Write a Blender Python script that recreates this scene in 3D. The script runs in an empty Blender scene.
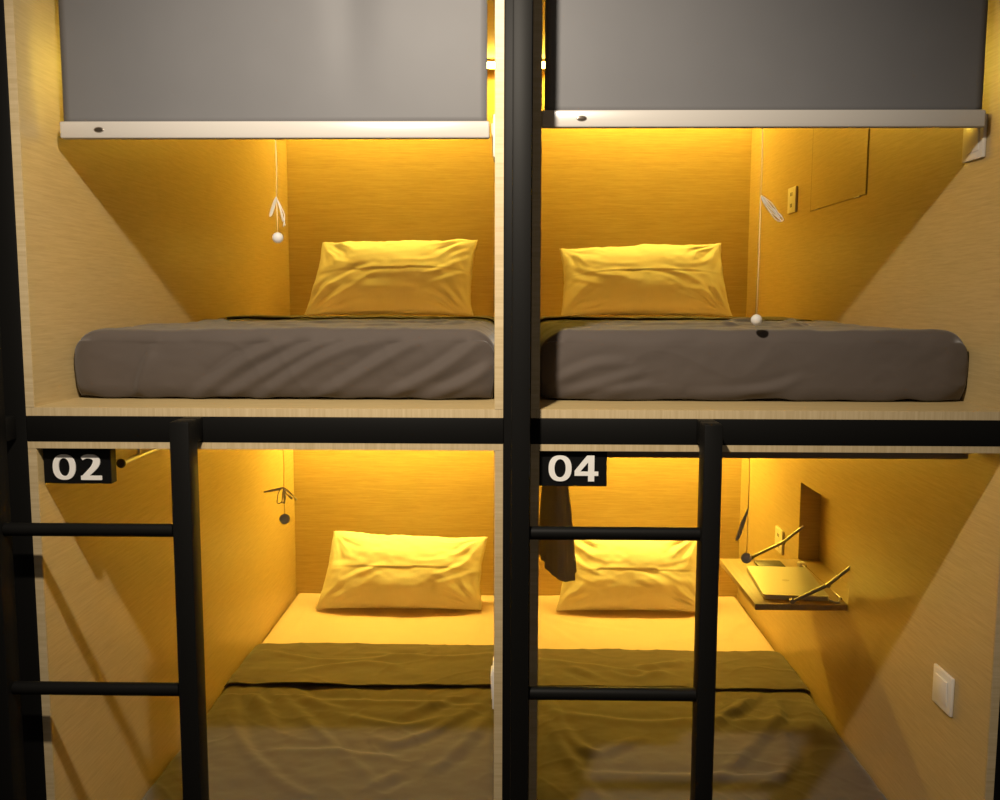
import bpy, bmesh, math, random
import numpy as np
from mathutils import Vector, Matrix, noise

random.seed(4)
S = bpy.context.scene
COL = S.collection
EZ = 1.52                       # eye height above the room floor; z below is given relative to the eye
F_PX = 920.0

# ----------------------------------------------------------------------------- materials
def new_mat(name):
    m = bpy.data.materials.new(name); m.use_nodes = True
    nt = m.node_tree
    return m, nt, nt.nodes, nt.links, nt.nodes['Principled BSDF']

def plain(name, col, rough=.5, metal=0., spec=.5, emit=None, strength=0.):
    m, nt, N, L, b = new_mat(name)
    b.inputs['Base Color'].default_value = (*col, 1)
    b.inputs['Roughness'].default_value = rough
    b.inputs['Metallic'].default_value = metal
    b.inputs['Specular IOR Level'].default_value = spec
    if emit:
        b.inputs['Emission Color'].default_value = (*emit, 1)
        b.inputs['Emission Strength'].default_value = strength
    return m

def wood(name, c0, c1, scale, rough=.5, bump=.04):
    m, nt, N, L, b = new_mat(name)
    tc = N.new('ShaderNodeTexCoord'); mp = N.new('ShaderNodeMapping')
    mp.inputs['Scale'].default_value = scale
    L.new(tc.outputs['Object'], mp.inputs['Vector'])
    n1 = N.new('ShaderNodeTexNoise'); n1.inputs['Scale'].default_value = 1.; n1.inputs['Detail'].default_value = 6
    n1.inputs['Roughness'].default_value = .62; n1.inputs['Distortion'].default_value = .35
    L.new(mp.outputs['Vector'], n1.inputs['Vector'])
    mp2 = N.new('ShaderNodeMapping'); mp2.inputs['Scale'].default_value = tuple(s * 3.1 for s in scale)
    L.new(tc.outputs['Object'], mp2.inputs['Vector'])
    n2 = N.new('ShaderNodeTexNoise'); n2.inputs['Scale'].default_value = 1.; n2.inputs['Detail'].default_value = 3
    L.new(mp2.outputs['Vector'], n2.inputs['Vector'])
    mx = N.new('ShaderNodeMath'); mx.operation = 'MULTIPLY_ADD'
    L.new(n2.outputs['Fac'], mx.inputs[0]); mx.inputs[1].default_value = .45
    L.new(n1.outputs['Fac'], mx.inputs[2])
    cr = N.new('ShaderNodeValToRGB')
    cr.color_ramp.elements[0].position = .50; cr.color_ramp.elements[0].color = (*c0, 1)
    cr.color_ramp.elements[1].position = .92; cr.color_ramp.elements[1].color = (*c1, 1)
    L.new(mx.outputs[0], cr.inputs['Fac']); L.new(cr.outputs['Color'], b.inputs['Base Color'])
    bp = N.new('ShaderNodeBump'); bp.inputs['Strength'].default_value = bump; bp.inputs['Distance'].default_value = .002
    L.new(mx.outputs[0], bp.inputs['Height']); L.new(bp.outputs['Normal'], b.inputs['Normal'])
    b.inputs['Roughness'].default_value = rough
    b.inputs['Specular IOR Level'].default_value = .5
    return m

def cloth(name, col, rough=.85, weave=900., bump=.12, sheen=.0, spec=.2, trans=0.):
    m, nt, N, L, b = new_mat(name)
    tc = N.new('ShaderNodeTexCoord')
    n = N.new('ShaderNodeTexNoise'); n.inputs['Scale'].default_value = weave; n.inputs['Detail'].default_value = 2
    L.new(tc.outputs['Object'], n.inputs['Vector'])
    big = N.new('ShaderNodeTexNoise'); big.inputs['Scale'].default_value = 9.; big.inputs['Detail'].default_value = 3
    L.new(tc.outputs['Object'], big.inputs['Vector'])
    mix = N.new('ShaderNodeMixRGB'); mix.blend_type = 'MULTIPLY'; mix.inputs['Fac'].default_value = .10
    mix.inputs['Color1'].default_value = (*col, 1)
    L.new(big.outputs['Fac'], mix.inputs['Color2']); L.new(mix.outputs['Color'], b.inputs['Base Color'])
    bp = N.new('ShaderNodeBump'); bp.inputs['Strength'].default_value = bump; bp.inputs['Distance'].default_value = .0008
    L.new(n.outputs['Fac'], bp.inputs['Height']); L.new(bp.outputs['Normal'], b.inputs['Normal'])
    b.inputs['Roughness'].default_value = rough
    b.inputs['Specular IOR Level'].default_value = spec
    b.inputs['Sheen Weight'].default_value = sheen
    if trans:                                  # thin cloth lets some light through
        tr = N.new('ShaderNodeBsdfTranslucent'); ms = N.new('ShaderNodeMixShader'); out = N['Material Output']
        L.new(mix.outputs['Color'], tr.inputs['Color']); ms.inputs['Fac'].default_value = trans
        L.new(b.outputs['BSDF'], ms.inputs[1]); L.new(tr.outputs['BSDF'], ms.inputs[2]); L.new(ms.outputs['Shader'], out.inputs['Surface'])
    return m

WOOD0, WOOD1 = (.42, .302, .131), (.525, .395, .184)
M = {}
M['panel'] = wood('pale_oak_laminate', WOOD0, WOOD1, (9., 9., 190.), .36)
M['deck'] = wood('pale_oak_deck', WOOD0, WOOD1, (9., 150., 90.), .5)
M['edge_h'] = wood('oak_edge_band_upright_grain', (.47, .35, .18), (.60, .47, .27), (130., 130., 5.), .5)
M['edge_v'] = wood('oak_edge_band_level_grain', (.47, .35, .18), (.60, .47, .27), (5., 5., 110.), .5)
M['table'] = wood('table_laminate', (.42, .30, .17), (.52, .38, .23), (60., 4., 60.), .4)
M['black'] = plain('black_powder_coat', (.0065, .0062, .0056), .52, 0, .10)
M['bedgrey'] = cloth('taupe_grey_cotton', (.090, .0715, .060), .8, sheen=.2)
M['towel'] = cloth('grey_towel', (.66, .60, .50), .95, 500, .35, trans=.55)
M['white_cotton'] = cloth('white_cotton', (.83, .80, .73), .8)
M['sheet'] = cloth('white_sheet', (.64, .48, .42), .8)
M['mattress'] = cloth('mattress_ticking', (.7, .68, .64), .9)
M['blind'] = cloth('grey_blind_fabric', (.150, .148, .152), .50, 1400, .05, spec=.16)
M['blindbar'] = plain('satin_white_aluminium', (.50, .465, .42), .29, .0, .55)
M['badge'] = plain('dark_badge', (.09, .07, .05), .3, .6)
M['badge_rim'] = plain('badge_rim', (.35, .3, .25), .3, .6)
M['ivory'] = plain('ivory_plastic', (.78, .72, .63), .35, 0, .5)
M['white_plastic'] = plain('white_plastic', (.85, .82, .78), .35, 0, .5)
M['cordball'] = cloth('white_cord_ball', (.88, .85, .80), .4, 300, .0, trans=.45)
M['slot'] = plain('socket_slot', (.03, .025, .02), .6)
M['cordw'] = cloth('white_cord', (.82, .78, .70), .7, trans=.35)
M['cordthin'] = plain('thin_nylon_cord', (.62, .52, .32), .5)
M['steel'] = plain('brushed_steel', (.36, .34, .32), .42, 1.)
M['alu'] = plain('silver_aluminium', (.60, .57, .50), .40, .75)
M['dark'] = plain('dark_plastic', (.02, .018, .015), .4)
M['housing'] = plain('lamp_housing', (.6, .55, .45), .5)
M['signblack'] = plain('sign_black', (.005, .005, .005), .55, 0, .12)
M['signwhite'] = plain('sign_white_acrylic', (.90, .87, .82), .4)
M['led'] = plain('amber_led', (.9, .8, .4), .5, 0, .2, (1., .685, .085), 108.)
M['led_lower'] = plain('amber_led_bright', (.9, .8, .4), .5, 0, .2, (1., .685, .085), 170.)
M['darkbar'] = plain('bronze_bar_and_gap_shade', (.26, .19, .12), .45, .1)
M['floor'] = wood('dark_corridor_floor', (.05, .035, .022), (.09, .065, .042), (30., 2., 2.), .45)
M['rail'] = plain('cream_painted_rail', (.92, .86, .66), .22, .0, .8)

# ----------------------------------------------------------------------------- objects
def wloc(o):
    v = Vector((0, 0, 0))
    while o is not None:
        v += o.location; o = o.parent
    return v

def finish(name, bm, mat, parent=None, smooth=None, origin=None):
    """one mesh object from a bmesh given in eye-relative world coordinates"""
    base = wloc(parent) if parent else (Vector(origin) + Vector((0, 0, EZ)) if origin else Vector((0, 0, 0)))
    bmesh.ops.translate(bm, verts=bm.verts, vec=Vector((0, 0, EZ)) - base)
    bmesh.ops.recalc_face_normals(bm, faces=bm.faces)
    me = bpy.data.meshes.new(name); bm.to_mesh(me); bm.free()
    for m in (mat if isinstance(mat, (list, tuple)) else [mat]):
        me.materials.append(m)
    if smooth is not None:
        for p in me.polygons: p.use_smooth = True
        if smooth > 0:
            me.set_sharp_from_angle(angle=math.radians(smooth))
    o = bpy.data.objects.new(name, me); COL.objects.link(o)
    if parent: o.parent = parent
    elif origin: o.location = base
    return o

def tag(o, label, cat, group=None):
    o['label'] = label; o['category'] = cat
    if group: o['group'] = group
    return o

def thing(name, label, cat, loc, group=None):
    o = bpy.data.objects.new(name, None); COL.objects.link(o)
    o.empty_display_size = .05
    o.location = (loc[0], loc[1], loc[2] + EZ)
    return tag(o, label, cat, group)

def structure(o):
    o['kind'] = 'structure'; return o

def box(bm, x0, x1, y0, y1, z0, z1, bev=0., seg=2):
    r = bmesh.ops.create_cube(bm, size=1.)
    vs = r['verts']
    bmesh.ops.scale(bm, verts=vs, vec=(x1 - x0, y1 - y0, z1 - z0))
    bmesh.ops.translate(bm, verts=vs, vec=((x0 + x1) / 2, (y0 + y1) / 2, (z0 + z1) / 2))
    if bev > 0:
        es = list({e for v in vs for e in v.link_edges})
        bmesh.ops.bevel(bm, geom=es, offset=bev, segments=seg, profile=.5, affect='EDGES')
    return bm

def B(*a, **k):
    return box(bmesh.new(), *a, **k)

def frames(pts):
    out = []; prev = None
    for i, p in enumerate(pts):
        a = pts[max(i - 1, 0)]; b = pts[min(i + 1, len(pts) - 1)]
        t = (b - a); t = t.normalized() if t.length > 1e-9 else Vector((0, 0, 1))
        if prev is None:
            n = t.orthogonal().normalized()
        else:
            n = prev - t * prev.dot(t); n = n.normalized() if n.length > 1e-6 else t.orthogonal().normalized()
        prev = n; out.append((p, n, t.cross(n)))
    return out

def tube(bm, pts, r, n=10, cap=True):
    pts = [Vector(p) for p in pts]
    rs = r if isinstance(r, (list, tuple)) else [r] * len(pts)
    rings = []
    for (p, a, b), rr in zip(frames(pts), rs):
        rings.append([bm.verts.new(p + (a * math.cos(2 * math.pi * k / n) + b * math.sin(2 * math.pi * k / n)) * rr) for k in range(n)])
    for A_, B_ in zip(rings, rings[1:]):
        for k in range(n):
            bm.faces.new((A_[k], A_[(k + 1) % n], B_[(k + 1) % n], B_[k]))
    if cap:
        bm.faces.new(rings[0][::-1]); bm.faces.new(rings[-1])
    return bm

def smooth_path(pts, k=8):
    pts = [Vector(p) for p in pts]; out = []
    for i in range(len(pts) - 1):
        p0 = pts[max(i - 1, 0)]; p1 = pts[i]; p2 = pts[i + 1]; p3 = pts[min(i + 2, len(pts) - 1)]
        for j in range(k):
            t = j / k
            out.append(.5 * ((2 * p1) + (p2 - p0) * t + (2 * p0 - 5 * p1 + 4 * p2 - p3) * t * t + (3 * p1 - p0 - 3 * p2 + p3) * t ** 3))
    out.append(pts[-1]); return out

def ball(bm, c, r, seg=20, scale=(1, 1, 1)):
    q = bmesh.ops.create_uvsphere(bm, u_segments=seg, v_segments=seg // 2, radius=r)
    bmesh.ops.scale(bm, verts=q['verts'], vec=scale)
    bmesh.ops.translate(bm, verts=q['verts'], vec=c)
    return bm

def prism_xz(bm, loops, y0, y1):
    """extrude an outline (outer loop, optional hole loops of equal count bridged) in XZ along Y"""
    outer = loops[0]
    if len(loops) == 1:
        f = [bm.verts.new((x, y0, z)) for x, z in outer]; b = [bm.verts.new((x, y1, z)) for x, z in outer]
        bm.faces.new(f); bm.faces.new(b[::-1])
        for i in range(len(f)):
            j = (i + 1) % len(f); bm.faces.new((f[i], b[i], b[j], f[j]))
    else:
        inner = loops[1]; n = len(outer)
        fo = [bm.verts.new((x, y0, z)) for x, z in outer]; bo = [bm.verts.new((x, y1, z)) for x, z in outer]
        fi = [bm.verts.new((x, y0, z)) for x, z in inner]; bi = [bm.verts.new((x, y1, z)) for x, z in inner]
        for i in range(n):
            j = (i + 1) % n
            bm.faces.new((fo[i], fo[j], fi[j], fi[i])); bm.faces.new((bo[j], bo[i], bi[i], bi[j]))
            bm.faces.new((fo[i], bo[i], bo[j], fo[j])); bm.faces.new((fi[j], bi[j], bi[i], fi[i]))
    return bm

def grid_mesh(bm, P):
    n, m = P.shape[:2]
    vs = [[bm.verts.new(P[i, j]) for j in range(m)] for i in range(n)]
    for i in range(n - 1):
        for j in range(m - 1):
            bm.faces.new((vs[i][j], vs[i + 1][j], vs[i + 1][j + 1], vs[i][j + 1]))
    return bm

# vectorised value noise for the cloth
def vnoise(x, y, seed=0):
    xi = np.floor(x).astype(int); yi = np.floor(y).astype(int); fx = x - xi; fy = y - yi
    def h(a, b):
        n = (a * 374761393 + b * 668265263 + seed * 1274126177) & 0x7fffffff
        n = ((n ^ (n >> 13)) * 1274126177) & 0x7fffffff
        return ((n ^ (n >> 16)) & 0xffff) / 65535.0
    u = fx * fx * (3 - 2 * fx); v = fy * fy * (3 - 2 * fy)
    return ((h(xi, yi) * (1 - u) + h(xi + 1, yi) * u) * (1 - v) + (h(xi, yi + 1) * (1 - u) + h(xi + 1, yi + 1) * u) * v) - .5

def fbm(x, y, seed=0, o=3):
    return sum(vnoise(x * 2 ** k, y * 2 ** k, seed + 17 * k) * .5 ** k for k in range(o))

def crease_field(x, t, creases):
    H = np.zeros_like(x)
    for pts, w, a in creases:
        pts = [tuple(v) for v in smooth_path([(p[0], p[1], 0) for p in pts], 5)]
        seg = [(pts[i], pts[i + 1]) for i in range(len(pts) - 1)]
        tot = len(seg); best = np.full(x.shape, 1e9); pos = np.zeros_like(x); side = np.zeros_like(x)
        for k, (p, q) in enumerate(seg):
            dx, dy = q[0] - p[0], q[1] - p[1]; l2 = dx * dx + dy * dy + 1e-12
            u = np.clip(((x - p[0]) * dx + (t - p[1]) * dy) / l2, 0, 1)
            ex = x - p[0] - u * dx; ey = t - p[1] - u * dy
            d = np.hypot(ex, ey); m = d < best
            best = np.where(m, d, best); pos = np.where(m, (k + u) / tot, pos)
            side = np.where(m, np.sign(dx * ey - dy * ex), side)
        taper = np.sin(np.pi * np.clip(pos * .86 + .07, 0, 1)) ** .7
        s = best * side / w
        H += a * taper * (np.exp(-s * s) - .55 * np.exp(-((s - 1.5) ** 2)))
    return H

# ----------------------------------------------------------------------------- the pods
PT = .017                                  # panel thickness
DEPTH = 2.06
PX = {'left': (-.945, -.043), 'right': (.045, .947)}
ZF = {'upper': -.211, 'lower': -1.401}
ZC = {'upper': .930, 'lower': -.293}
NAME = {('upper', 'left'): 'upper bunk above the 02 sign', ('upper', 'right'): 'upper bunk above the 04 sign',
        ('lower', 'left'): 'lower bunk with the 02 sign', ('lower', 'right'): 'lower bunk with the 04 sign'}
NICHE = (.785, 1.255, -.862, -.600)        # y0, y1, z0, z1

def make_pod(level, side):
    x0, x1 = PX[side]; zf, zc = ZF[level], ZC[level]
    t = thing('bunk_pod', 'pale wood laminate box forming the ' + NAME[level, side], 'bunk pod', ((x0 + x1) / 2, 1., zf - PT), 'bunk pods')
    G = .0015
    finish('floor_panel', B(x0 - PT, x1 + PT, .001, DEPTH, zf - PT, zf), M['deck'], t)
    finish('ceiling_panel', B(x0 - PT, x1 + PT, .001, DEPTH, zc, zc + PT), M['deck'], t)
    finish('back_panel', B(x0 - PT, x1 + PT, DEPTH, DEPTH + PT, zf - PT, zc + PT), M['panel'], t)
    finish('side_panel', B(x0 - PT, x0, .001, DEPTH, zf, zc), M['panel'], t)
    if (level, side) == ('lower', 'right'):
        a, b, c, d = NICHE; bm = bmesh.new()
        box(bm, x1, x1 + PT, .001, a, zf, zc); box(bm, x1, x1 + PT, b, DEPTH, zf, zc)
        box(bm, x1, x1 + PT, a, b, zf, c); box(bm, x1, x1 + PT, a, b, d, zc)
        finish('side_panel', bm, M['panel'], t)
        e = .012; X = x1 + .068; bm = bmesh.new()
        box(bm, X, X + e, a - e, b + e, c - e, d + e)
        box(bm, x1 + PT, X, a - e, a, c - e, d + e); box(bm, x1 + PT, X, b, b + e, c - e, d + e)
        box(bm, x1 + PT, X, a, b, c - e, c); box(bm, x1 + PT, X, a, b, d, d + e)
        finish('niche', bm, M['panel'], t)
    else:
        finish('side_panel', B(x1, x1 + PT, .001, DEPTH, zf, zc), M['panel'], t)
    # banded front edges
    eb = -.001
    finish('edge_band', B(x0 - PT, x1 + PT, eb, .0008, zf - PT, zf - .0006), M['edge_h'], t)
    finish('edge_band', B(x0 - PT, x1 + PT, eb, .0008, zc + .0006, zc + PT), M['edge_h'], t)
    finish('edge_band', B(x0 - PT, x0 - .0006, eb, .0008, zf, zc), M['edge_v'], t)
    finish('edge_band', B(x1 + .0006, x1 + PT, eb, .0008, zf, zc), M['edge_v'], t)
    return t

PODS = {}
for lv in ('upper', 'lower'):
    for sd in ('left', 'right'):
        PODS[lv, sd] = make_pod(lv, sd)

# ----------------------------------------------------------------------------- steel frame and ladders
fr = thing('bunk_rack', 'black steel rack of posts and crossbeams holding the four wooden bunks', 'bunk frame', (0, 0, -EZ))
for xa, xb in ((-1.014, -.9625), (-.0250, .0270), (.9650, 1.016)):
    finish('post', B(xa, xb, -.002, .05, -EZ, .998, bev=.002), M['black'], fr, 40)
for za, zb in ((-.2795, -.2285), (-1.469, -1.4185), (.9475, .998)):
    for xa, xb in ((-.9624, -.0251), (.0271, .9649)):
        finish('crossbeam', B(xa, xb, -.002, .048, za, zb, bev=.002), M['black'], fr, 40)

def make_ladder(xl0, xl1, xr0, xr1, ztop_left, label):
    yf, yb = -.088, -.040
    t = thing('bunk_ladder', label, 'ladder', ((xl0 + xr1) / 2, (yf + yb) / 2, -EZ), 'bunk ladders')
    finish('stile', B(xl0, xl1, yf, yb, -EZ, ztop_left, bev=.003), M['black'], t, 40)
    finish('stile', B(xr0, xr1, yf, yb, -EZ, -.2275, bev=.003), M['black'], t, 40)
    st = finish('bracket', B(xr0 + .001, xr1 - .001, yb + .0005, -.003, -.274, -.2275, bev=.003), M['black'], t, 40)
    st = finish('bracket', B(xl0 + .001, xl1 - .001, yb + .0005, -.003, -.274, -.2275, bev=.003), M['black'], t, 40)
    for z in (-.440, -.757, -1.074, -1.391):
        finish('rung', tube(bmesh.new(), [(xl1 + .0002, -.063, z), (xr0 - .0002, -.063, z)], .0128, 16), M['black'], t, 40)
    return t
make_ladder(-1.018, -.980, -.648, -.611, .93, 'black steel ladder at left, whose rungs cross in front of the 02 sign bunk')
make_ladder(-.0095, .0255, .347, .3815, .93, 'black steel ladder right of centre, whose rungs cross in front of the 04 sign bunk')

# ----------------------------------------------------------------------------- lamps at the back of each pod ceiling
for (lv, sd), nm in NAME.items():
    x0, x1 = PX[sd]; zc = ZC[lv]
    t = thing('ceiling_lamp', 'amber strip lamp at the back ceiling of the ' + nm, 'lamp', ((x0 + x1) / 2, 1.94, zc), 'amber strip lamps')
    bm = bmesh.new()
    box(bm, x0 + .008, x1 - .008, 1.918, 1.966, zc - .010, zc - .0005)
    box(bm, x0 + .008, x1 - .008, 1.961, 1.966, zc - .026, zc - .010)
    finish('housing', bm, M['housing'], t)
    finish('diffuser', B(x0 + .012, x1 - .012, 1.9235, 1.9605, zc - .0245, zc - .0105, bev=.002), M['led' if lv == 'upper' else 'led_lower'], t, 40)

# ----------------------------------------------------------------------------- bedding
def mattress(level, side):
    x0, x1 = PX[side]; zf = ZF[level]
    t = thing('mattress', 'single mattress in white fitted sheet inside the ' + NAME[level, side], 'mattress', ((x0 + x1) / 2, 1.1, zf), 'mattresses')
    top = zf + (.1375 if level == 'upper' else .1485)
    finish('mattress_core', B(x0 + .05, x1 - .05, .215, 2.045, zf + .001, top - .012, bev=.02, seg=3), M['mattress'], t, 60)
    # fitted sheet: top and rolled sides
    nx, ny = 90, 150
    u = np.linspace(-1, 1, nx); v = np.linspace(-1, 1, ny)
    U, V = np.meshgrid(u, v, indexing='ij')
    cx, hx = (x0 + x1) / 2, (x1 - x0) / 2 - (.040 if level == 'upper' else .006); cy, hy = ((.205 if level == 'upper' else .176) + 2.056) / 2, (2.056 - (.205 if level == 'upper' else .176)) / 2
    def roll(w, half, r=.02):
        """arc-length coordinate w in [-1,1] -> (pos, drop)"""
        L = half + .5 * math.pi * r - r + .07
        s = np.abs(w) * L; flat = half - r
        a = np.clip((s - flat) / r, 0, math.pi / 2)
        pos = np.where(s < flat, s, flat + r * np.sin(a)); drop = np.where(s < flat, 0, r * (1 - np.cos(a)))
        drop = drop + np.clip(s - flat - r * math.pi / 2, 0, None)
        return np.sign(w) * pos, drop
    px_, dx = roll(U, hx); py_, dy = roll(V, hy)
    Z = top - np.maximum(dx, dy)
    X = cx + px_; Y = cy + py_
    inner = np.clip(1 - np.maximum(dx, dy) / .01, 0, 1)
    sd_ = 3 if side == 'left' else 8
    cr = []
    if side == 'left':
        cr = [([(x0 + .10, 1.95), (x0 + .105, 1.6), (x0 + .10, 1.42)], .012, .003), ([(x1 - .06, 1.95), (x1 - .10, 1.6), (x1 - .12, 1.42)], .012, .003)]
    else:
        cr = [([(x0 + .03, 1.75), (x0 + .12, 1.6), (x0 + .20, 1.45)], .016, .005), ([(x0 + .08, 1.78), (x0 + .2, 1.68), (x0 + .42, 1.62)], .016, .004),
              ([(x0 + .4, 1.44), (x0 + .62, 1.52), (x0 + .86, 1.55)], .014, .004), ([(x1 - .03, 1.75), (x1 - .14, 1.6), (x1 - .2, 1.44)], .016, .005),
              ([(x0 + .02, 1.6), (x0 + .09, 1.5), (x0 + .14, 1.42)], .012, .004)]
    Z = Z + inner * (.006 * fbm(X * 5, Y * 5, sd_) + crease_field(X, Y, cr))
    Z = Z - .007 * np.clip((1.30 - Y) / .1, 0, 1)
    o = finish('fitted_sheet', grid_mesh(bmesh.new(), np.stack([X, Y, Z], -1)), M['sheet'], t, 0)
    return t

def blanket(level, side, creases, seed, label):
    x0, x1 = PX[side]; zf = ZF[level]
    base = zf + (.1475 if level == 'upper' else .156); yf = .147; back = 1.42 if side == 'left' else 1.385
    A_, B_ = x0 + .0035, x1 - .0035
    nx = 200
    # path parameter: negative = down the front, then along the top, then folded back
    tf = np.concatenate([np.linspace(-.143, -.0, 60, endpoint=False), np.linspace(0, 1.05, 170, endpoint=False) + yf - yf,
                         np.linspace(1.05, back - yf, 30, endpoint=False), np.linspace(back - yf, back - yf + .02, 6, endpoint=False),
                         np.linspace(back - yf + .02, back - yf + .02 + (back - 1.07), 70)])
    u = np.linspace(A_, B_, nx)
    X, T = np.meshgrid(u, tf, indexing='ij')
    r = .022
    top = T >= 0
    fold0 = back - yf
    Y = np.where(T < fold0, yf + T, np.where(T < fold0 + .02, back + .006 * np.sin((T - fold0) / .02 * np.pi), back - (T - fold0 - .02)))
    q = np.clip((T - fold0 - .02) / (back - 1.07), 0, 1)
    lf = .003 if level == 'upper' else .007
    lift = np.where(T < fold0, 0, np.where(T < fold0 + .02, lf * (T - fold0) / .02, lf + .002 * q ** 2 + .002 * np.sin(np.pi * q)))
    Z = base + lift
    # rounded front edge and drop
    d = np.clip(yf + r - Y, 0, r)
    Zt = np.where(T < fold0, Z - (r - np.sqrt(np.clip(r * r - d * d, 0, None))), Z)
    front = T < 0
    Z = np.where(front, base - r + T * (.143 - r - .000) / .143, Zt)
    Y = np.where(front, yf + .004 * np.sin(-T / .143 * np.pi) * -1 + .010 * np.clip((-T - .11) / .033, 0, 1) ** 2, Y)
    tt = np.where(front, T, T)                                # crease coordinates: (x, Y) on top, (x, z-drop) on the front
    cy = np.where(front, 0, 0)
    # crease coordinate: Y on top; yf-(top-z) on front
    C2 = np.where(front, yf - (base - Z), np.where(T < fold0, yf + T, 10 + Y))
    H = .0055 * fbm(X * 4.5, C2 * 7, seed) + .0030 * fbm(X * 14, C2 * 18, seed + 5)
    H += crease_field(X, C2, [c for c in creases if not c[3:]])
    H += crease_field(X, C2 - 10, [c[:3] for c in creases if c[3:]])
    infold = (T >= fold0)
    gap = np.clip((1.075 - C2) / .07, 0, 8)
    H += np.where((T > 0) & (T < fold0), .006 * np.abs(vnoise(X * 30 + 4 * fbm(X * 3, C2 * 5, seed + 2), C2 * 3, seed + 33)) * np.exp(-gap) * (gap > 0), 0)
    swp = fbm(X * 3.0 + 2.2 * C2, C2 * 2.2 - 1.4 * X, seed + 41, 2)
    H += .0018 * (1 - np.abs(np.sin(swp * 13))) ** 3 * np.where(front, .7, 1)
    under = (T < fold0) & (T > 1.0 - yf)
    H = np.where(under, np.minimum(H, .001), H)
    H = np.where(infold, np.maximum(H, -.0025) + .0025, H)
    # the free edge is uneven
    Y = Y + np.where(infold, q * (.006 * fbm(X * 7, X * 0 + 1.5, seed + 9) + .012 * fbm(X * 1.7, X * 0, seed + 11)), 0)
    Z = Z + np.where(infold, q ** 3 * .007 * fbm(X * 6, X * 0 + 3, seed + 21), 0)
    wN = np.clip(T / .02 + .5, 0, 1)
    Z = Z + H * wN; Y = Y - np.clip(H, -.004, .02) * (1 - wN)
    # rolled side edges
    e = np.minimum(X - A_, B_ - X)
    rr, rz = (.06, .052) if level == 'upper' else (.035, .020)
    k = np.clip(1 - e / rr, 0, 1)
    drop = rz * (1 - np.sqrt(1 - np.clip(k, 0, .999) ** 2))
    Z = np.where(front, np.minimum(Z, base - .010 - drop), Z - drop * np.where(infold, .8, 1))
    Y = Y + np.where(infold, 0, .022 * k ** 2.5 * np.where(front, 1, np.clip(1 - T / .09, 0, 1)))
    if level == 'upper':    # the lower corners tuck in
        s = np.clip((-T - .05) / .09, 0, 1) * front
        c_ = (A_ + B_) / 2
        X = c_ + (X - c_) * (1 - .012 * s ** 2)
        Z = np.where(front, Z + .006 * np.clip((-T - .12) / .023, 0, 1) * (vnoise(X * 22, X * 0, seed) + .2), Z)
    Z = np.maximum(Z, zf + .004)
    o = finish('blanket', grid_mesh(bmesh.new(), np.stack([X, Y, Z], -1)), M['bedgrey'], None, 0, origin=((x0 + x1) / 2, .8, base))
    tag(o, label, 'blanket', 'folded back blankets')
    m = o.modifiers.new('thickness', 'SOLIDIFY'); m.thickness = .003; m.offset = 0
    return o

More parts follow.
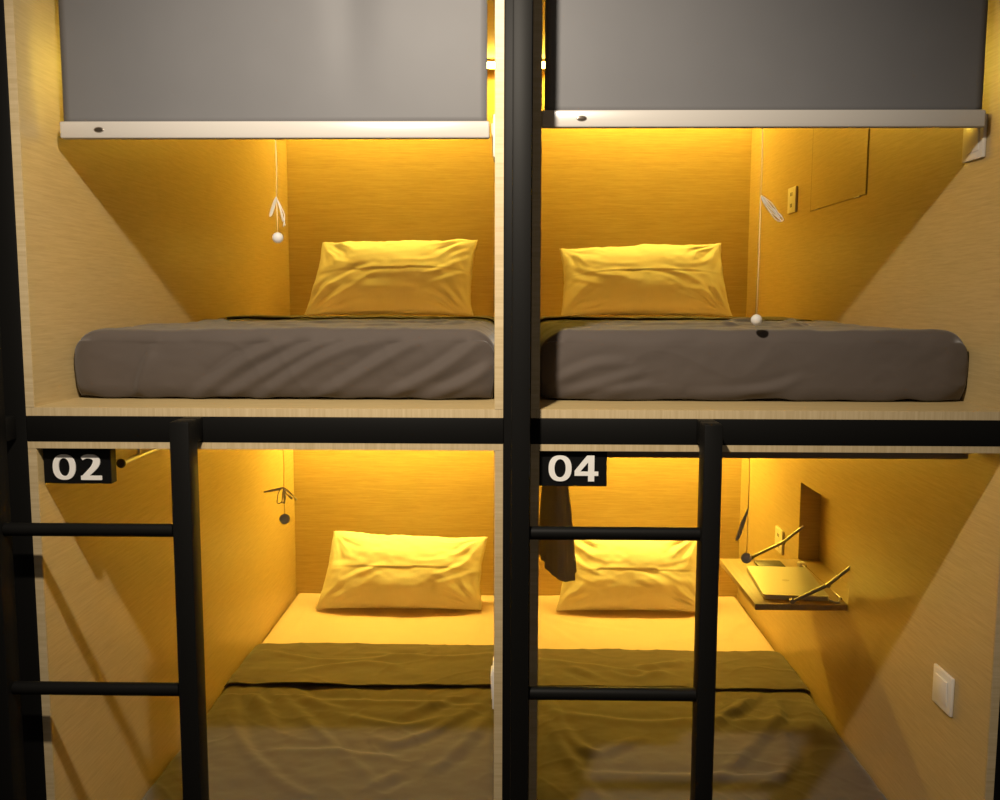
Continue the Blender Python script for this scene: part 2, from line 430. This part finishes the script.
def pillow(level, side, x_lo, x_hi, skew, seed, label):
    """standing against the back wall; x_lo/x_hi the bottom corners, skew = top corner offsets (left dx, right dx, left dz, right dz)"""
    zf = ZF[level]; zb = zf + (.143 if level == 'upper' else .1525)
    w = x_hi - x_lo; cx = (x_lo + x_hi) / 2
    n, m = 110, 70; Tk = .085
    u = np.linspace(-1, 1, n); v = np.linspace(-1, 1, m)
    U, V = np.meshgrid(u, v, indexing='ij')
    hgt = (.336 if side == 'left' else .318) if level == 'upper' else .315
    pin = 1 - .045 * (1 - V ** 2) * (1 + .5 * np.sign(U) * (seed % 3 - 1)) + .012 * fbm(V * 3.1 + 5, U * 0 + np.sign(U), seed)
    pin2 = 1 - .055 * (1 - U ** 2)
    xx = U * w / 2 * pin; yy = V * hgt / 2 * pin2
    a = (V + 1) / 2
    xx = xx + a ** 1.3 * np.where(U < 0, -U * skew[0], U * skew[1])
    yy = yy + a * np.where(U < 0, -U * skew[2], U * skew[3]) + .007 * (a > .9) * fbm(U * 5, U * 0, seed + 2)
    th = (np.clip(1 - np.abs(U) ** 2.6, 0, 1) * np.clip(1 - np.abs(V) ** 2.3, 0, 1)) ** .52 * Tk
    H = .010 * fbm(U * 2.5, V * 2.2, seed)
    for cu, cv, fr_ in ((1, 1, 15.), (1, -1, 17.), (-1, 1, 12.), (-1, -1, 13.)):
        dx = (U - cu) * 1.6; dy = V - cv; rr = np.hypot(dx, dy); an = np.arctan2(dy, dx)
        rad = np.sin(an * fr_ + 4 * vnoise(rr * 3, an * 2, seed + 3)) * np.exp(-((rr - .55) / .42) ** 2)
        H += .0055 * (np.abs(rad) * rad) * (.4 + 1.2 * (vnoise(an * 1.5, rr * 0 + cu * 3 + cv, seed + 7) + .5))
    line = .05 + .05 * fbm(U * 1.4, U * 0, seed + 4)
    sl = (V - line) / .05
    H += .55 * np.where(sl > 0, .004 * np.exp(-sl * .7), -.006 * np.exp(sl * 1.2)) * np.clip(1.15 - np.abs(U), 0, 1)
    cr = [([(-.72, -.32), (-.45, -.05), (-.2, .1)], .06, .010), ([(-.5, -.5), (-.3, -.2), (-.12, -.05)], .05, .006), ([(.45, -.1), (.7, .1), (.95, .45)], .05, .010),
          ([(.5, -.35), (.75, -.15), (.93, .05)], .05, .008), ([(-.95, .7), (-.75, .35), (-.5, .2)], .06, .007), ([(.1, .25), (.5, .3), (.9, .7)], .06, .006)]
    if seed % 2: cr = [([(-p[0], p[1]) for p in pts], w_, a_) for pts, w_, a_ in cr]
    H += .30 * crease_field(U, V, cr)
    edge = np.clip(th / .04, 0, 1)
    bm = bmesh.new()
    front = np.stack([xx, -(th + H * edge), yy], -1); back_ = np.stack([xx, th * .6 + 0 * H, yy], -1)
    grid_mesh(bm, front); grid_mesh(bm, back_)
    bmesh.ops.remove_doubles(bm, verts=bm.verts, dist=.0006)
    tilt = math.radians(24)
    R = Matrix.Rotation(-tilt, 4, 'X')
    bmesh.ops.transform(bm, matrix=R, verts=bm.verts)
    zmin_t = -hgt / 2 * math.cos(tilt)
    bmesh.ops.translate(bm, verts=bm.verts, vec=(cx, 1.893 if level == 'upper' else 1.878, zb - zmin_t))
    for vv in bm.verts:                                   # settle on the sheet and against the wall
        if vv.co.z < zb + .012: vv.co.z = zb + .012 - min(.012, (zb + .012 - vv.co.z) * .35)
        if vv.co.y > 2.052: vv.co.y = 2.052
    o = finish('pillow', bm, M['white_cotton'], None, 0, origin=(cx, 1.9, zb))
    return tag(o, label, 'pillow', 'pillows')

LLc = [[(-.885, 1.346), (-.638, 1.262), (-.333, 1.314)], [(-.719, 1.167), (-.53, 1.239), (-.39, 1.208)], [(-.51, 1.327), (-.261, 1.289), (-.089, 1.32)]]
LLb = [[(-.872, 1.037), (-.775, .909), (-.701, .779)], [(-.79, 1.054), (-.651, .878), (-.522, .692), (-.379, .505)], [(-.912, 1.051), (-.785, .716), (-.628, .499), (-.514, .405)], [(-.672, .968), (-.389, .96), (-.077, .926)], [(-.56, .88), (-.338, .8), (-.224, .842)], [(-.079, .997), (-.193, .823), (-.325, .697), (-.4, .725)], [(-.081, .858), (-.154, .672), (-.225, .534)], [(-.681, .648), (-.483, .636), (-.326, .601)], [(-.304, .532), (-.371, .456)],
       [(-.84, 1.06), (-.80, .97), (-.76, .93)], [(-.72, 1.06), (-.62, .95), (-.52, .90)], [(-.13, 1.05), (-.26, .93), (-.33, .87)]]
LRc = [[(.085, 1.28), (.286, 1.224), (.415, 1.178), (.512, 1.164)], [(.421, 1.228), (.563, 1.265)], [(.277, 1.126), (.185, 1.222)], [(.30, 1.19), (.40, 1.13), (.5, 1.20)]]
LRb = [[(.094, 1.001), (.157, .738), (.232, .624)], [(.121, .896), (.37, .836), (.55, .853), (.846, .854)], [(.357, .742), (.235, .652), (.182, .679)], [(.089, .862), (.161, .569), (.214, .421)], [(.802, 1.017), (.753, .636), (.63, .478)], [(.896, 1.02), (.873, .754)], [(.854, .983), (.616, .633), (.475, .475)], [(.172, .543), (.459, .524), (.751, .541)], [(.739, 1.016), (.535, .777)],
       [(.84, 1.05), (.80, .95), (.79, .87)], [(.77, 1.05), (.68, .93), (.60, .88)]]
ULf = [[(-.684, -.209), (-.586, -.138), (-.479, -.085)], [(-.62, -.209), (-.479, -.127), (-.372, -.074)], [(-.545, -.208), (-.416, -.127), (-.309, -.085)], [(-.417, -.208), (-.289, -.131), (-.204, -.084)], [(-.268, -.203), (-.162, -.147), (-.077, -.084)], [(-.183, -.207), (-.099, -.168), (-.052, -.136)], [(-.802, -.203), (-.766, -.107)]]
URf = [[(.06, -.178), (.154, -.136), (.217, -.129)], [(.365, -.198), (.512, -.187), (.594, -.161)], [(.176, -.193), (.281, -.177)], [(.092, -.199), (.259, -.15)]]
def on_front(L, a, w, zf):                   # (x, z) on the front drop -> crease coordinates
    base = zf + .1475
    return [([(x, .147 - (base - z)) for x, z in c], w, a) for c in L]
def on_top(L, a, w): return [(c, w, a) for c in L]
def on_fold(L, a, w): return [(c, w, a, True) for c in L]

for lv in ('upper', 'lower'):
    for sd in ('left', 'right'):
        mattress(lv, sd)
blanket('lower', 'left', on_top(LLb, .0066, .021) + on_fold(LLc, .006, .018), 11, 'grey blanket with folded-back top edge on the lower bed under the 02 sign')
blanket('lower', 'right', on_top(LRb, .0066, .021) + on_fold(LRc, .007, .020), 23, 'grey blanket with folded-back top edge on the lower bed under the 04 sign')
SH = 1.19
blanket('upper', 'left', on_front(ULf, .008, .013, ZF['upper']) + on_top(LLb[2:], .006, .014), 31, 'grey blanket with diagonal creases down its front on the upper left bed')
blanket('upper', 'right', on_front(URf, .004, .011, ZF['upper']) + on_top(LRb[2:], .006, .014), 45, 'grey blanket with smooth dark front on the upper right bed')
pillow('lower', 'left', -.808, -.135, (.05, .02, .012, -.012), 4, 'pillow standing against the back wall of the lower bunk with the 02 sign')
pillow('lower', 'right', .160, .765, (.06, -.01, .0, .0), 7, 'pillow behind the grey towel and ladder rung in the 04 sign bunk')
pillow('upper', 'left', -.835, -.170, (.05, .010, -.012, .004), 10, 'pillow with uneven top edge in the upper left bunk')
pillow('upper', 'right', .170, .838, (-.003, -.022, -.022, .004), 13, 'pillow with level top edge in the upper right bunk')

# ----------------------------------------------------------------------------- roller blinds
def roller_blind(level, side, xa, xb, zbar, cordshape, label):
    zc = ZC[level]; yb = .17 if (level, side) == ('lower', 'left') else .12
    cx = (xa + xb) / 2
    t = thing('roller_blind', label, 'roller blind', (cx, yb, zc), 'roller blinds')
    rz = zc - .036
    bm = B(xa, xb, yb - .0085, yb + .0085, zbar, zbar + (.034 if level == 'upper' else .0215), bev=.0035, seg=3)
    if level == 'upper':
        finish('roller_tube', tube(bmesh.new(), [(xa + .004, yb + .022, rz), (xb - .004, yb + .022, rz)], .018, 20), M['blindbar'], t, 40)
        fx0, fx1 = xa + .006, xb - .005
        n, k = 60, 40
        U, V = np.meshgrid(np.linspace(fx0, fx1, n), np.linspace(zbar + .030, rz, k), indexing='ij')
        Yb = yb + .0006 * np.sin((U - fx0) * 7.0 + .6) + (.0085 * np.exp(-((U + .335) / .042) ** 2) * np.clip((V - zbar - .03) / .25, 0, 1) if side == 'left' else 0)
        f = finish('blind_fabric', grid_mesh(bmesh.new(), np.stack([U, Yb, V], -1)), M['blind'], t, 0)
        m = f.modifiers.new('thickness', 'SOLIDIFY'); m.thickness = .0012; m.offset = 0
        bar = finish('bottom_bar', bm, M['blindbar'], t, 40)
        bxc = xa + .080
        finish('badge', ball(bmesh.new(), (bxc, yb - .0086, zbar + .017), .0105, 24, (1, .12, .55)), M['badge_rim'], bar, 0)
        finish('badge', ball(bmesh.new(), (bxc, yb - .0097, zbar + .017), .0085, 24, (1, .08, .48)), M['badge'], bar, 0)
    else:
        finish('bottom_bar', bm, M['darkbar'], t, 40)
    # pull cord hanging from the middle of the bar
    cxr, zk, zball, loops = cordshape
    cord = bmesh.new()
    tube(cord, [(cxr, yb, zbar - .0003), (cxr + .001, yb, (zbar + zk) / 2), (cxr, yb - .002, zk)], .0008, 6)
    tube(cord, [(cxr, yb - .002, zk), (cxr + .0005, yb - .002, (zk + zball) / 2), (cxr, yb, zball + .010)], .0008, 6)
    co = finish('pull_cord', cord, M['cordthin'], t, 0)
    lb = bmesh.new()
    for L_ in loops:
        tube(lb, smooth_path([(cxr + dx, yb - .004 + dy, zk + dz) for dx, dy, dz in L_], 6), .001, 6)
    finish('cord_bundle', lb, M['cordw'], co, 0)
    finish('cord_ball', ball(bmesh.new(), (cxr, yb, zball), .0112, 24), M['cordball'], co, 0)
    return t

def bundle(dx, dz, n=4, w=.006, seed=0):
    rnd = random.Random(seed); out = []
    for i in range(n):
        a = rnd.uniform(-w, w); b = rnd.uniform(-w, w); k = rnd.uniform(.85, 1.1)
        out.append([(0, 0, .002), (dx * .35 + a, -.003 + i * .0015, dz * .3), (dx * k + a, i * .001, dz * k), (dx * k + b + .002, .002, dz * k + .002), (dx * .4 + b, .003, dz * .45), (.0, 0, 0)])
    return out
roller_blind('upper', 'left', -.924, -.0565, .322, (-.489, .205, .125, bundle(-.013, -.034, 3, .0015, 1) + [[(0, 0, 0), (.008, 0, -.02), (.013, 0, -.04), (.017, 0, -.056)], [(0, 0, 0), (.009, .001, -.018), (.016, 0, -.036), (.013, 0, -.058)], [(0, 0, .001), (.007, -.001, -.022), (.012, 0, -.048)]]),
             'grey roller blind with cream bottom bar half down over the upper left bunk')
roller_blind('upper', 'right', .0475, .926, .343, (.489, .208, -.039, bundle(.038, -.045, 4, .008, 2)),
             'grey roller blind with cream bottom bar half down over the upper right bunk')
roller_blind('lower', 'right', .183, .931, -.3245, (.484, -.431, -.538, bundle(-.02, -.062, 4, .004, 6)),
             'rolled-up blind whose dark bar shows at the top of the 04 sign bunk')
roller_blind('lower', 'left', -.800, -.0565, -.3165, (-.501, -.404, -.473, bundle(-.038, -.010, 3, .009, 3) + bundle(.02, -.024, 3, .006, 4) + bundle(-.006, -.03, 3, .009, 5)),
             'rolled-up blind with hanging pull cord at the top of the 02 sign bunk')

# ----------------------------------------------------------------------------- number signs
def sign(x0, x1, z0, z1, yf, yb, digits, label):
    t = thing('number_sign', label, 'sign', ((x0 + x1) / 2, (yf + yb) / 2, z0), 'bunk number signs')
    finish('sign_board', B(x0, x1, yf, yb, z0, z1, bev=.0012, seg=1), M['signblack'], t, 30)
    for d, (a, b, c, e) in digits:
        bm = bmesh.new()
        X = lambda u: a + u * (b - a)
        Zz = lambda v: c + v * (e - c)
        n = 48
        if d == '0':
            def sup(cu, cv, ru, rv, p): return [(X(cu + ru * math.copysign(abs(math.cos(q)) ** (2 / p), math.cos(q))), Zz(cv + rv * math.copysign(abs(math.sin(q)) ** (2 / p), math.sin(q)))) for q in [2 * math.pi * i / n for i in range(n)]]
            prism_xz(bm, [sup(.5, .5, .5, .5, 2.35), sup(.5, .5, .245, .355, 2.1)], yf - .003, yf - .0002)
        elif d == '2':
            out = [(0, .0), (1, .0), (1, .145), (.40, .145)]
            for q in range(0, 13):                       # inner side up to the bowl
                s = q / 12; out.append((.40 + .50 * s ** .85 + .02 * math.sin(s * 3.1), .145 + .36 * s))
            for q in range(0, 19):                       # outer bowl
                an = math.radians(-18 + 150 * q / 18); out.append((.47 + .475 * math.cos(an), .71 + .29 * math.sin(an)))
            out += [(.06, .93), (.06, .765)]
            for q in range(0, 15):                       # inner bowl
                an = math.radians(128 - 150 * q / 14); out.append((.42 + .275 * math.cos(an), .715 + .155 * math.sin(an)))
            for q in range(1, 10):
                s = q / 9; out.append((.665 - .665 * s ** 1.1, .64 - .48 * s))
            # the outline above crosses itself where bowl meets stroke; a cleaner stroked build follows
            bm.free(); bm = bmesh.new()
            cl = [(.07, .835), (.22, .905), (.42, .925), (.62, .895), (.755, .80), (.77, .69), (.72, .585), (.60, .455), (.44, .325), (.28, .205), (.15, .10)]
            wd = [.075, .075, .078, .10, .135, .145, .14, .12, .108, .10, .10]
            cl = [(p[0], p[1]) for p in smooth_path([(p[0], p[1], 0) for p in cl], 5)]
            wds = np.interp(np.linspace(0, len(wd) - 1, len(cl)), range(len(wd)), wd)
            Lp, Rp = [], []
            asp = (b - a) / (e - c)
            for i, p in enumerate(cl):
                p0 = cl[max(i - 1, 0)]; p1 = cl[min(i + 1, len(cl) - 1)]
                tx, tz = (p1[0] - p0[0]) * asp, p1[1] - p0[1]; l = math.hypot(tx, tz)
                nx_, nz_ = -tz / l, tx / l
                Lp.append((X(p[0] + nx_ * wds[i] / asp * .95), Zz(min(p[1] + nz_ * wds[i], 1.0)))); Rp.append((X(p[0] - nx_ * wds[i] / asp * .95), Zz(max(p[1] - nz_ * wds[i], 0.0))))
            prism_xz(bm, [Lp + Rp[::-1]], yf - .003, yf - .0002)
            prism_xz(bm, [[(X(.0), Zz(.0)), (X(1), Zz(.0)), (X(1), Zz(.165)), (X(.0), Zz(.165))]], yf - .00302, yf - .0002)
        else:
            outer = [(.57, 0), (.83, 0), (.83, .215), (1, .215), (1, .375), (.83, .375), (.83, 1), (.53, 1), (.0, .40), (.0, .215), (.57, .215)]
            fo = [(.57, .375), (.57, .74), (.235, .375)]
            y0, y1 = yf - .003, yf - .0002
            quads = [[(.57, 0), (.83, 0), (.83, .215), (.57, .215)], [(0, .215), (.57, .215), (.57, .375), (.235, .375), (0, .40)], [(.57, .215), (.83, .215), (.83, .375), (.57, .375)], [(.83, .215), (1, .215), (1, .375), (.83, .375)],
                     [(.57, .375), (.83, .375), (.83, 1), (.57, .74)], [(.57, .74), (.83, 1), (.53, 1), (0, .40), (.235, .375)]]
            for qd in quads: prism_xz(bm, [[(X(p), Zz(q)) for p, q in qd]], y0, y1)
        finish('digit', bm, M['signwhite'], t, 30)
    return t
sign(-.9435, -.808, -.367, -.2935, .020, .045, [('0', (-.924, -.8785, -.3590, -.3075)), ('2', (-.868, -.8265, -.3590, -.3075))],
     'black box sign reading 02 in white, hanging at the top left bunk')
sign(.0455, .178, -.3645, -.2935, .010, .030, [('0', (.0635, .1085, -.354, -.3025)), ('4', (.1145, .161, -.354, -.3025))],
     'black box sign reading 04 in white, right of the centre post')

# ----------------------------------------------------------------------------- clothes rails and towel
def rail(x, label, side):
    t = thing('clothes_rail', label, 'rail', (x, .52, -.376), 'clothes rails')
    finish('rod', tube(bmesh.new(), [(x, .302, -.376), (x, .76, -.376)], .0062, 14), M['rail'], t, 40)
    for y in (.297, .765):
        k = ball(bmesh.new(), (x, y, -.376), .011, 20, (1, .8, 1))
        finish('end_knob', k, M['dark'], t, 0)
    for y in (.40, .70):
        bm = bmesh.new()
        tube(bm, [(x, y, -.371), (x, y, ZC['lower'] - .0035)], .0035, 12); tube(bm, [(x, y, ZC['lower'] - .004), (x, y, ZC['lower'] - .0004)], .012, 16)
        finish('ceiling_bracket', bm, M['rail'], t, 40)
rail(-.909, 'brass-toned clothes rail with dark round knob behind the 02 sign', 'left')
rail(.0955, 'clothes rail carrying the grey towel behind the 04 sign', 'right')

def towel():
    n, m = 150, 50; rows = []
    a = np.linspace(0, 2 * np.pi, n, endpoint=False)
    bm = bmesh.new(); rings = []
    for j in range(m):
        s = j / (m - 1)
        z_top = -.366
        hx = .0115 + min(1, s / .10) * .012 + .020 * s
        hy = .150 + .020 * s
        ring = []
        for q in a:
            cs, sn = math.cos(q), math.sin(q)
            ex = math.copysign(abs(cs) ** .8, cs); ey = math.copysign(abs(sn) ** .8, sn)
            rip = 1 + (.22 * math.sin(q * 9 + 1.0 + s) + .16 * math.sin(q * 17 + 2 * s)) * min(1, s * 2.2) * .5
            x = .0955 + hx * ex * rip + .007 * s
            y = .50 + hy * ey * (1 + .02 * math.sin(q * 7))
            # bottom hem: hangs lower on the side away from the wall
            L = .262 + .050 * (ex * .5 + .5) ** 1.2 + .004 * math.sin(q * 3 + .5)
            ring.append((x, y, z_top - L * s))
        rings.append([bm.verts.new(p) for p in ring])
    for A_, B_ in zip(rings, rings[1:]):
        for k in range(n): bm.faces.new((A_[k], A_[(k + 1) % n], B_[(k + 1) % n], B_[k]))
    bm.faces.new(rings[0][::-1]); 
    f = bm.faces.new(rings[-1]); bmesh.ops.poke(bm, faces=[f])
    o = finish('towel', bm, M['towel'], None, 0, origin=(.0985, .50, -.66))
    return tag(o, 'grey towel hanging behind the 04 sign beside the centre post', 'towel')
towel()

# ----------------------------------------------------------------------------- light switches and sockets
def light_switch(side, zc, label):
    xw = PX[side][1]; yc = .190
    t = thing('light_switch', label, 'light switch', (xw, yc, zc), 'light switches')
    finish('switch_plate', B(xw - .0075, xw - .0003, yc - .044, yc + .044, zc - .043, zc + .043, bev=.002), M['ivory'], t, 40)
    bm = B(xw - .0115, xw - .0076, yc - .028, yc + .028, zc - .028, zc + .028, bev=.0018)
    for v in bm.verts:
        if v.co.x < xw - .009 and v.co.z < zc - .02: v.co.x += .0022
    finish('rocker', bm, M['ivory'], t, 40)
light_switch('right', .333, 'cream light switch by the blind bar end of the upper right bunk')
light_switch('right', -.852, 'square cream light switch on the right wall of the lower right bunk')
light_switch('left', .333, 'cream light switch seen edge-on beside the centre post, upper left bunk')
light_switch('left', -.845, 'cream light switch seen edge-on beside the centre post, lower left bunk')

def socket(yc, zc, label):
    xw = PX['right'][1]
    t = thing('wall_socket', label, 'wall socket', (xw, yc, zc), 'wall sockets')
    finish('socket_plate', B(xw - .009, xw - .0003, yc - .044, yc + .044, zc - .043, zc + .043, bev=.002), M['ivory'], t, 40)
    for dz in (.019, -.019):
        bm = bmesh.new()
        for dy in (-.007, .007): box(bm, xw - .0102, xw - .0091, yc + dy - .0016, yc + dy + .0016, zc + dz - .006, zc + dz + .006)
        finish('socket_outlet', bm, M['slot'], t)
socket(1.45, .343, 'cream wall socket beside the closed flap table in the upper right bunk')
socket(1.46, -.852, 'cream wall socket behind the open flap table in the lower right bunk')

# ----------------------------------------------------------------------------- fold-down tables
xw = PX['right'][1]
y0, y1, z0, z1 = NICHE
t = thing('folding_table', 'fold-down table closed flush against the wall of the upper right bunk', 'folding table', (xw, (y0 + y1) / 2, .287), 'folding tables')
finish('tabletop', B(xw - .0028, xw - .0010, y0, y1, .289, .550), M['panel'], t)
finish('shadow_gap', B(xw - .0009, xw - .0002, y0 - .004, y1 + .010, .285, .553), M['darkbar'], t)  # dark brown strip painted in as the shaded gap around the closed flap
for yy in (y0 + .06, y1 - .06):
    finish('hinge', tube(bmesh.new(), [(xw - .0032, yy - .02, .2865), (xw - .0032, yy + .02, .2865)], .0020, 10), M['steel'], t, 40)

ZT = -.8615                                       # table top surface
t = thing('folding_table', 'fold-down table open like a shelf carrying the laptop', 'folding table', (xw, (y0 + y1) / 2, ZT - .018), 'folding tables')
XO = .684
finish('tabletop', B(XO, xw - .0015, y0 + .002, y1 - .002, ZT - .018, ZT, bev=.0015), M['table'], t, 40)
for yy, el in ((y0 + .008, (.890, -.806)), (y1 - .008, (.893, -.803))):
    arm = finish('support_arm', tube(bmesh.new(), [(xw + .012, yy, -.748), (el[0], yy, el[1])], .0052, 10), M['steel'], t, 40)
    xe = .790
    finish('support_link', tube(bmesh.new(), [(el[0], yy, el[1]), (xe, yy, ZT + .006)], .0052, 10), M['steel'], arm, 40)
    for px_, pz_, pr_ in ((el[0], el[1], .0065), (xe, ZT + .008, .0072)):
        finish('pivot', tube(bmesh.new(), [(px_, yy - .006, pz_), (px_, yy + .006, pz_)], pr_, 14), M['steel'], arm, 40)
for yy in (y0 + .07, y1 - .07):
    finish('hinge', tube(bmesh.new(), [(xw - .004, yy - .025, ZT + .003), (xw - .004, yy + .025, ZT + .003)], .003, 10), M['steel'], t, 40)

# laptop: closed, turned slightly
LW, LD, LH = .292, .186, .014
t = thing('laptop', 'closed silver laptop lying on the open fold-down table', 'laptop', (.822, .968, ZT))
t.rotation_euler.z = math.radians(85.5)
def lap_part(name, x0, x1, yy0, yy1, za, zb, mat, bev, parent=t):
    bm = bmesh.new(); box(bm, x0, x1, yy0, yy1, za, zb)
    ve = [e for e in bm.edges if abs(e.verts[0].co.z - e.verts[1].co.z) > .5 * (zb - za)]
    bmesh.ops.bevel(bm, geom=ve, offset=.010, segments=5, profile=.5, affect='EDGES')
    me = bpy.data.meshes.new(name); bm.to_mesh(me); bm.free(); me.materials.append(mat)
    o = bpy.data.objects.new(name, me); COL.objects.link(o); o.parent = parent
    return o
lap_part('laptop_base', -LW / 2, LW / 2, -LD / 2, LD / 2, .001, .0085, M['alu'], .008)
lid = lap_part('laptop_lid', -LW / 2, LW / 2, -LD / 2, LD / 2, .0092, .0145, M['alu'], .008)
bm = bmesh.new()
for k, (dx, dy, r) in enumerate(((0, 0, .010), (.0035, .0, .0095))):
    pts = []
    n = 26
    for i in range(n):
        q = 2 * math.pi * i / n; rr = r * (1 - .10 * math.cos(2 * q))
        x = dx + rr * math.cos(q); y = dy + rr * math.sin(q)
        if k == 0: pts.append((x, y))
    if k == 0:
        f = [bm.verts.new((x, y, .0147)) for x, y in pts]; b = [bm.verts.new((x, y, .0145)) for x, y in pts]
        bm.faces.new(f); bm.faces.new(b[::-1])
        for i in range(n): bm.faces.new((f[i], f[(i + 1) % n], b[(i + 1) % n], b[i]))
me = bpy.data.meshes.new('lid_logo'); bm.to_mesh(me); bm.free(); me.materials.append(plain('logo_grey', (.42, .38, .32), .3, .6))
lg = bpy.data.objects.new('lid_logo', me); COL.objects.link(lg); lg.parent = lid

bm = B(.785, .872, 1.135, 1.205, ZT + .0006, ZT + .009, bev=.003)
tag(finish('phone', bm, M['dark'], None, 40, origin=(.828, 1.17, ZT)), 'flat dark phone lying at the far end of the open table', 'phone')
bm = bmesh.new()
tube(bm, smooth_path([(.902, .835, ZT + .006), (.906, .818, ZT + .0035), (.912, .806, ZT + .003), (.924, .800, ZT + .003), (.932, .812, ZT + .004), (.937, .825, ZT + .008)], 6), .0032, 10)
o = finish('charging_cable', bm, M['white_plastic'], None, 0, origin=(.92, .81, ZT))
tag(o, 'short white cable at the near end of the open table beside the laptop', 'cable')
bm = B(.918, .940, 1.150, 1.172, ZT + .0006, ZT + .016, bev=.003)
tube(bm, [(.929, 1.150, ZT + .008), (.932, 1.128, ZT + .006)], .0028, 8)
tag(finish('charger_plug', bm, M['white_plastic'], None, 40, origin=(.929, 1.16, ZT)), 'small white plug on the open table close to the wall niche', 'plug')

# ----------------------------------------------------------------------------- corridor
bm = bmesh.new(); box(bm, -2.2, 2.2, -3.0, 2.3, -EZ - .05, -EZ)
structure(finish('floor', bm, M['floor']))

bm = bmesh.new(); box(bm, -2.2, 2.2, 2.25, 2.30, -EZ, 1.2)
structure(finish('wall_back', bm, plain('grey_paint', (.35, .33, .30), .8)))

# the corridor spotlight
ld = bpy.data.lights.new('corridor_spotlight', 'SPOT')
ld.energy = 124.; ld.color = (1., .88, .72); ld.shadow_soft_size = .026
ld.spot_size = math.radians(124); ld.spot_blend = 1.
lo = bpy.data.objects.new('corridor_spotlight', ld); COL.objects.link(lo)
lo.location = (-.20, -.93, .84 + EZ)
d = Vector((.0, .74, -.67)); lo.rotation_euler = d.to_track_quat('-Z', 'Y').to_euler()
tag(lo, 'small corridor spotlight shining down on the bunks', 'spotlight')

w = bpy.data.worlds.new('corridor_ambient'); S.world = w; w.use_nodes = True
w.node_tree.nodes['Background'].inputs[0].default_value = (1., .87, .74, 1)
w.node_tree.nodes['Background'].inputs[1].default_value = .10

# ----------------------------------------------------------------------------- camera
cd = bpy.data.cameras.new('camera'); cd.sensor_width = 36; cd.lens = 36 * F_PX / 1000; cd.clip_start = .02
cam = bpy.data.objects.new('camera', cd); COL.objects.link(cam); S.camera = cam
dv = np.array([17., 100., F_PX]); dv /= np.linalg.norm(dv); ro = math.radians(.25)
up0 = np.array([math.sin(ro), math.cos(ro), 0.]); xv = np.cross(up0, dv); xv /= np.linalg.norm(xv); zv = np.cross(dv, xv)
A = np.array([xv, dv, zv])                 # rows: world axes in camera coordinates (right, up, forward)
right, up, fwd = A[:, 0], A[:, 1], A[:, 2]
Mx = Matrix(((right[0], up[0], -fwd[0], 0), (right[1], up[1], -fwd[1], -1.775), (right[2], up[2], -fwd[2], EZ), (0, 0, 0, 1)))
cam.matrix_world = Mx

S.view_settings.view_transform = 'Standard'; S.view_settings.look = 'None'
S.view_settings.gamma = 1.; S.view_settings.exposure = 0.; S.view_settings.use_curve_mapping = False
